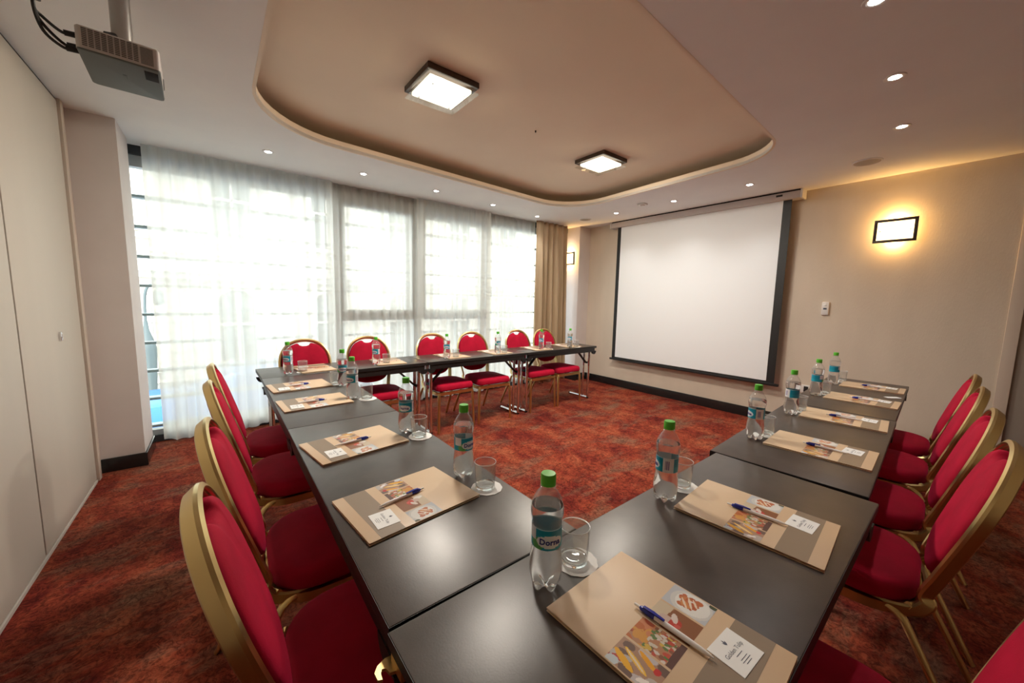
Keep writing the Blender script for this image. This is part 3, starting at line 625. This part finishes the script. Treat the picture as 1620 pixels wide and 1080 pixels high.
def folder():
    r = empty('conference_folder', (0, 0, 0), label='x', cat='folder', group='beige conference folders on the tables')
    def lp(z, d=0): return [(x, y, z) for x, y in inset([(-FW/2, -FL/2), (FW/2, -FL/2), (FW/2, FL/2), (-FW/2, FL/2)], 0)]
    G().b2((-FW/2, -FL/2, .0002), (FW/2, FL/2, .0022), .0005).out('back_cover', 'cover', r)
    G().b2((-FW/2+.008, -FL/2+.006, .0022), (FW/2-.006, FL/2-.006, .0058)).out('notepad', 'paper', r, smooth=False)
    vs = []; nx, ny = 2, 8
    c = G().b2((-FW/2, -FL/2, .0059), (FW/2, FL/2, .0079), .0005).out('front_cover', 'cover', r)
    z = .0081
    mesh('stripe', [(fold_x(0)+.0003, fold_y(.91), z), (fold_x(1)-.0003, fold_y(.91), z), (fold_x(1)-.0003, fold_y(.72), z), (fold_x(0)+.0003, fold_y(.72), z)], [(0, 1, 2, 3)], 'stripe', c, smooth=False)
    paint_grid('photo_strip', 208, 56, lambda a, b: (fold_x(a*.998+.001), fold_y(.385+.245*b), z), photo_col, 'print', c)
    # white card with printed text
    cx, cyy, hw, hh = fold_x(.715), fold_y(.79), .0385, .0310
    card = G().b2((-hw, -hh, 0), (hw, hh, .0006)).out('name_card', 'card', r, smooth=False); card.matrix_local = Matrix.Translation((cx, cyy, z+.0003)) @ Matrix.Rotation(-.08, 4, 'Z')
    g = G()
    v, f_ = text_mesh('Golden Tulip', .0105, .0001); g.add([(a, b+.002, .0008) for a, b, q in v], f_)
    g.box((0, -.0065, .0008), (.020, .0011, .0001))
    tu = [(0, .010), (.003, .013), (.0045, .018), (.002, .016), (0, .022), (-.002, .016), (-.0045, .018), (-.003, .013)]
    g.add([(a-.0, b+.003, .0008) for a, b in tu], [tuple(range(8))])
    for k, wd in enumerate((.022, .026, .018)): g.box((0, -.014-k*.0042, .0008), (wd, .0009, .0001))
    g.out('printed_text', 'ink', card, smooth=False)
    return r
fo = folder()
def pen():
    r = empty('ballpoint_pen', (0, 0, 0), label='x', cat='pen', group='white ballpoint pens with blue clips')
    def cylx(prof, name, mt):   # along +Y
        g = G(); g.lathe(prof, 14); o = g.out(name, mt, r); o.matrix_local = Matrix.Rotation(-PI/2, 4, 'X'); return o
    cylx([(.0012, -.070), (.0026, -.062), (.0042, -.050), (.0048, -.030), (.0050, .0), (.0050, .036)], 'barrel', 'pen_white')
    cylx([(.0050, .0365), (.0056, .040), (.0058, .052), (.0046, .064), (.0032, .067)], 'clip_cap', 'pen_blue')
    cylx([(.0026, .0671), (.0026, .077), (.0018, .079)], 'push_button', 'pen_white')
    G().loops([[(a*.0022, .018, .0058+b*.0012) for a, b in ((-1, -1), (1, -1), (1, 1), (-1, 1))], [(a*.0034, .040, .0066+b*.0014) for a, b in ((-1, -1), (1, -1), (1, 1), (-1, 1))], [(a*.003, .060, .0055+b*.0014) for a, b in ((-1, -1), (1, -1), (1, 1), (-1, 1))]]).out('clip', 'pen_blue', r)
    return r
pn = pen()
ORD = ['first', 'second', 'third', 'fourth', 'fifth', 'sixth']
PL = {}
for i in range(4): PL['A%d' % (i+1)] = 'at the %s setting up the left-hand tables' % ORD[i]
for i in range(6): PL['C%d' % (i+1)] = ('at the near corner in the bottom foreground' if i == 0 else 'at the %s setting along the right-hand tables' % ORD[i])
for i in range(6): PL['B%d' % (i+1)] = 'at the %s window-side setting counted from the left' % ORD[i]
FO = {'C1': (.618, .312, .048), 'C2': (1.182, .357, .075), 'C3': (2.0, .389, .05), 'C4': (2.645, .43, .09), 'C5': (3.29, .456, .03), 'C6': (3.89, .49, .05),
      'A1': (.420, 1.03, -PI/2+.11), 'A2': (.417, 1.574, -PI/2+.15), 'A3': (.405, 2.338, -PI/2+.055), 'A4': (.401, 2.826, -PI/2+.075),
      'B1': (.60, 3.455, PI+.10), 'B2': (1.235, 3.475, PI-.08), 'B3': (1.93, 3.49, PI+.06), 'B4': (2.50, 3.50, PI+.03), 'B5': (3.15, 3.51, PI-.05), 'B6': (3.72, 3.53, PI-.03)}
BO = {'C1': (.523, .532), 'A1': (.638, 1.069), 'A2': (.645, 1.588), 'A3': (.606, 2.314), 'A4': (.640, 2.68), 'C2': (1.065, .566), 'C3': (1.902, .605), 'C4': (2.515, .634), 'C5': (3.2, .676), 'C6': (3.80, .704),
      'B1': (.398, 3.312), 'B2': (1.094, 3.375), 'B3': (1.806, 3.37), 'B4': (2.452, 3.375), 'B5': (3.132, 3.39), 'B6': (3.626, 3.37)}
GL = {'C1': (.628, .545), 'A1': (.652, .955), 'A2': (.669, 1.504), 'A3': (.672, 2.258), 'A4': (.612, 2.757), 'C2': (1.190, .580), 'C3': (2.012, .595), 'C4': (2.644, .625), 'C5': (3.322, .655), 'C6': (3.99, .69),
      'B1': (.502, 3.345), 'B2': (1.193, 3.39), 'B3': (1.912, 3.37), 'B4': (2.547, 3.375), 'B5': (3.26, 3.39), 'B6': (3.75, 3.37)}
T = .75
for i, (k, (x, y, a)) in enumerate(FO.items()):
    o = fo if i == 0 else dup(fo, (x, y, T)); o.location = (x, y, T); o.rotation_euler = (0, 0, a)
    o['label'] = 'beige folder with food photos '+PL[k] if k[0] != 'B' else 'beige folder lying '+PL[k]
    if k[0] != 'B':
        q = pn if i == 0 else dup(pn, (0, 0, 0))
        v, u, da = {'C1': (.53, .54, .0), 'C2': (.52, .52, .03)}.get(k, (.50+.02*math.sin(i*5), .54+.02*math.cos(i*3), .06*math.sin(i*2.3)))
        lx, ly = fold_x(v), fold_y(u)
        q.location = (x+lx*math.cos(a)-ly*math.sin(a), y+lx*math.sin(a)+ly*math.cos(a), T+.0081+.0056); q.rotation_euler = (0, 0, a+da)
        q['label'] = 'white and blue pen lying on the folder '+PL[k]
o = G().b2((-.045, -.02, 0), (.045, .02, .0006)).out('paper_slip', 'card', smooth=False); o.location = (3.60, .345, T+.0003); o.rotation_euler = (0, 0, -.7)
tag(o, 'small white paper slip on the table before the fifth right-hand folder', 'paper slip')

# ------------------------------------------------------------------ bottle
BP = [(.010, .004), (.018, .0012), (.025, .001), (.031, .006), (.0345, .016), (.0355, .030), (.0358, .050), (.0345, .070), (.0325, .088), (.0315, .100), (.0315, .145), (.0335, .158), (.0352, .168), (.0352, .178),
      (.0335, .188), (.0285, .202), (.0215, .214), (.0160, .221), (.0140, .225), (.0138, .236)]
def petal(r, z, th):
    k = max(0, 1-z/.038); c = .5-.5*math.cos(5*th)
    rib = 0
    if .104 > z > .045 or .19 > z > .15: rib = .0004*math.sin(z*900)
    return r*(1-.20*k*c)+rib, z+.012*k*c*(1 if r > .012 else .3)
def fine(prof, n=3):
    return [tuple(p)[:2] for p in crom([(a, b, 0) for a, b in prof], n)]
def bottle():
    r = empty('water_bottle', (0, 0, 0), label='x', cat='bottle', group='small water bottles with green caps')
    G().lathe(fine(BP, 2), 40, fn=petal, capt=False).out('bottle_body', 'pet', r, angle=1.2)
    wp = [(a-.0012, b+.0012) for a, b in BP if b < .185]; wp.append((.0332, .186))
    G().lathe(wp, 40, fn=petal).out('water', 'water', r, angle=1.0)
    cap = [(.0156, .229), (.0158, .231), (.0158, .250), (.0148, .2535), (.001, .254)]
    G().lathe(cap, 40, fn=lambda r_, z, th: (r_*(1+(.02*math.cos(20*th) if .230 < z < .2515 else 0)), z)).out('bottle_cap', 'cap', r, angle=.9)
    G().lathe([(.0140, .2235), (.0168, .2245), (.0168, .2262), (.0140, .2272)], 32, capb=False, capt=False).out('neck_ring', 'pet', r)
    def lc(u, v):   # u round the bottle (0.5 = logo), v upwards
        e = ((u-.5)/.15)**2+((v-.40)/.30)**2
        if .70 < u < .86: return (.80, .82, .84) if not (.73 < u < .80 and .2 < v < .8 and int(u*400) % 2) else (.25, .20, .42)
        if .22 < u < .34 and v > .42: return (.72, .76, .80)
        if e < 1: return (.80, .85, .88)
        e2 = ((u-.36)/.07)**2+((v-.25)/.30)**2
        if e2 < 1: return (.10, .42, .12)
        if v > .93: return (.35, .62, .70)
        if e < 1.35: return (.02, .36, .50)
        return (.0, .27, .40) if v > .4 else (.01, .33, .46)
    R_ = .0322; z0, z1 = .101, .146
    lb = paint_grid('label_wrap', 120, 20, lambda a, b: (R_*math.cos(-PI/2+2*PI*(a-.5)), R_*math.sin(-PI/2+2*PI*(a-.5)), z0+(z1-z0)*b), lc, 'label', r)
    v, f_ = text_mesh('Dorna', .0175, .0003, .0004); g = G(); n = []
    for a, b, q in v:
        th = -PI/2+a/R_; n.append(((R_+.0005+q)*math.cos(th), (R_+.0005+q)*math.sin(th), z0+.40*(z1-z0)+b))
    g.add(n, f_); g.out('printed_logo', 'navy', lb, smooth=False)
    return r
bo = bottle()
for i, (k, (x, y)) in enumerate(BO.items()):
    o = bo if i == 0 else dup(bo, (x, y, T)); o.location = (x, y, T+.0003)
    a = {'C1': .25, 'A1': .75, 'C2': -1.6, 'A2': -.35, 'C3': -1.3, 'C4': -2.6, 'C5': 2.2, 'C6': 2.6}.get(k, random.uniform(-.8, .8))
    toc = math.atan2(y, x)-PI/2      # turn so that the logo looks at the room's near corner
    o.rotation_euler = (0, 0, toc+a); o['label'] = 'clear water bottle with green cap '+PL[k]
# ------------------------------------------------------------------ tumbler and coaster
tm = G().lathe([(.0315, .004), (.0325, .02), (.0350, .086), (.0350, .0865), (.0337, .0865), (.0337, .086), (.0314, .02), (.0302, .0135)], 44, capb=False, capt=False).out('drinking_glass', 'tumbler', angle=.9)
G().lathe([(.001, 0), (.027, 0), (.0305, .0015), (.0315, .004), (.0302, .0132), (.026, .0105), (.012, .0125), (.001, .0125)], 44).out('glass_base', 'glass', tm, angle=.9)
G().lathe([(.0349, .0864), (.0352, .0876), (.0350, .0886), (.0344, .0890), (.0338, .0886), (.0336, .0876), (.0338, .0864)], 44, capb=False, capt=False).out('glass_rim', 'rim', tm, angle=1.5)
tag(tm, 'x', 'glass', 'clear tumblers on paper coasters')
cs = G(); n = 48; cp = [(.050*(1+.018*math.cos(12*2*PI*i/n))*math.cos(2*PI*i/n), .050*(1+.018*math.cos(12*2*PI*i/n))*math.sin(2*PI*i/n)) for i in range(n)]
cs = cs.loops([[(*p, 0) for p in cp], [(*p, .0014) for p in cp]]).out('paper_coaster', 'coaster', angle=.5); tag(cs, 'x', 'coaster', 'round white paper coasters')
for i, (k, (x, y)) in enumerate(GL.items()):
    o = tm if i == 0 else dup(tm, (x, y, T)); o.location = (x, y, T+.0019); o['label'] = 'empty clear tumbler '+PL[k]
    o = cs if i == 0 else dup(cs, (x, y, T)); o.location = (x+.004, y-.004, T+.0003); o.rotation_euler = (0, 0, i); o['label'] = 'white paper coaster under the tumbler '+PL[k]

# ------------------------------------------------------------------ outside
struct(G().b2((-12, 5.6, -1.6), (30, 30, -1.5)), 'road', 'asphalt', smooth=False)
lv = empty('sun_louvre', (2.1, 5.02, 0), label='row of grey horizontal louvre blades outside the windows', cat='louvre')
for k in range(9): G().b2((-2.98, -.05, .035+.275*k), (2.75, .05, .060+.275*k), .003).out('blade', 'louvre', lv)
for x in (-2.95, -.99, .0, 1.0, 2.77): G().b2((x-.015, .055, -.1), (x+.015, .085, 2.5)).out('bracket', 'louvre', lv, smooth=False)
fb = empty('ornate_building', (6, 16, -1.5), label='pale ornate stone building seen through the sheer curtains across the street', cat='building')
G().b2((-16, 0, 0), (20, 4, 14)).out('wall', 'facade', fb, smooth=False)
for z, h_, d in ((3.5, .35, .5), (4.1, .12, .3), (8.2, .4, .6), (12.6, .5, .8)):
    G().b2((-16.2, -d, z), (20.2, 0, z+h_), .03).b2((-16.1, -d*.6, z-.18), (20.1, 0, z)).out('cornice', 'stone', fb)
for row, (z0, z1) in enumerate(((.6, 2.9), (4.7, 7.4), (9.2, 11.6))):
    for k in range(12):
        x = -14.2+k*2.9; w = .62; g = G(); n = 8
        arch = [(x-w, z0), (x+w, z0)]+[(x+w*math.cos(PI*i/n), z1-.3+.5*math.sin(PI*i/n)) for i in range(n+1)]
        g.loops([[(a, -.06, b) for a, b in arch], [(a, -.01, b) for a, b in arch]]); fr = g.out('window', 'winglass', fb, smooth=False)
        g = G(); o2 = [(x+(a-x)*1.28, b if b > z0 else b-.12) for a, b in arch]
        path = [(a, -.08, b) for a, b in arch[1:]]+[(arch[0][0], -.08, arch[0][1])]
        g.sweep(path, [(-.1, -.05), (.1, -.05), (.1, .05), (-.1, .05)], (0, 1, 0)).b2((x-w-.25, -.35, z0-.22), (x+w+.25, 0, z0-.08), .02)
        g.b2((x-.03, -.09, z0), (x+.03, -.05, z1)).b2((x-w, -.09, z0+1.2), (x+w, -.05, z0+1.28)); g.out('window_surround', 'stone', fr, smooth=False)
g = empty('street_lamp', (-1.36, 12, -1.5), label='dark curved street lamp seen through the gap beside the pillar', cat='street lamp')
G().lathe([(.16, 0), (.16, .3), (.10, .5), (.16, 1.55), (.13, 1.7), (.05, 2.0), (.035, 2.2)], 14).out('pedestal', 'iron', g)
G().tube(crom([(0, 0, 2.2), (.02, 0, 2.75), (.08, 0, 2.98), (.17, 0, 3.03), (.25, 0, 2.96)], 6), .028, 10).out('pole', 'iron', g)
G().lathe([(.02, 2.96), (.09, 2.86), (.10, 2.62), (.04, 2.56)], 12, (.25, 0, 0)).out('lantern', 'iron', g)
# parked car
cr = empty('parked_car', (.65, 9.3, -1.5), label='blue car parked in the street seen through the gap beside the pillar', cat='car')
side = [(-2.0, .35), (-2.05, .7), (-1.9, .92), (-1.1, 1.0), (-.55, 1.42), (.9, 1.45), (1.6, 1.05), (2.0, .98), (2.1, .6), (2.05, .3)]
def cs_(y, k, dz): return [(x, y, z if z < .95 else .95+(z-.95)*k+dz) for x, z in side]
G().loops([cs_(-.82, .75, -.02), cs_(-.78, .95, 0), cs_(0, 1.02, .02), cs_(.78, .95, 0), cs_(.82, .75, -.02)]).out('car_body', 'car', cr, angle=.5)
G().loops([[(x, s, z) for x, z in ((-.95, 1.02), (-.5, 1.36), (.85, 1.38), (1.45, 1.05))] for s in (-.80, .80)]).out('car_windows', 'winglass', cr, smooth=False)
for x in (-1.35, 1.35):
    for y in (-.80, .80):
        G().tube([(x, y-.1, .31), (x, y+.1, .31)], .31, 20).out('wheel', 'tyre', cr)
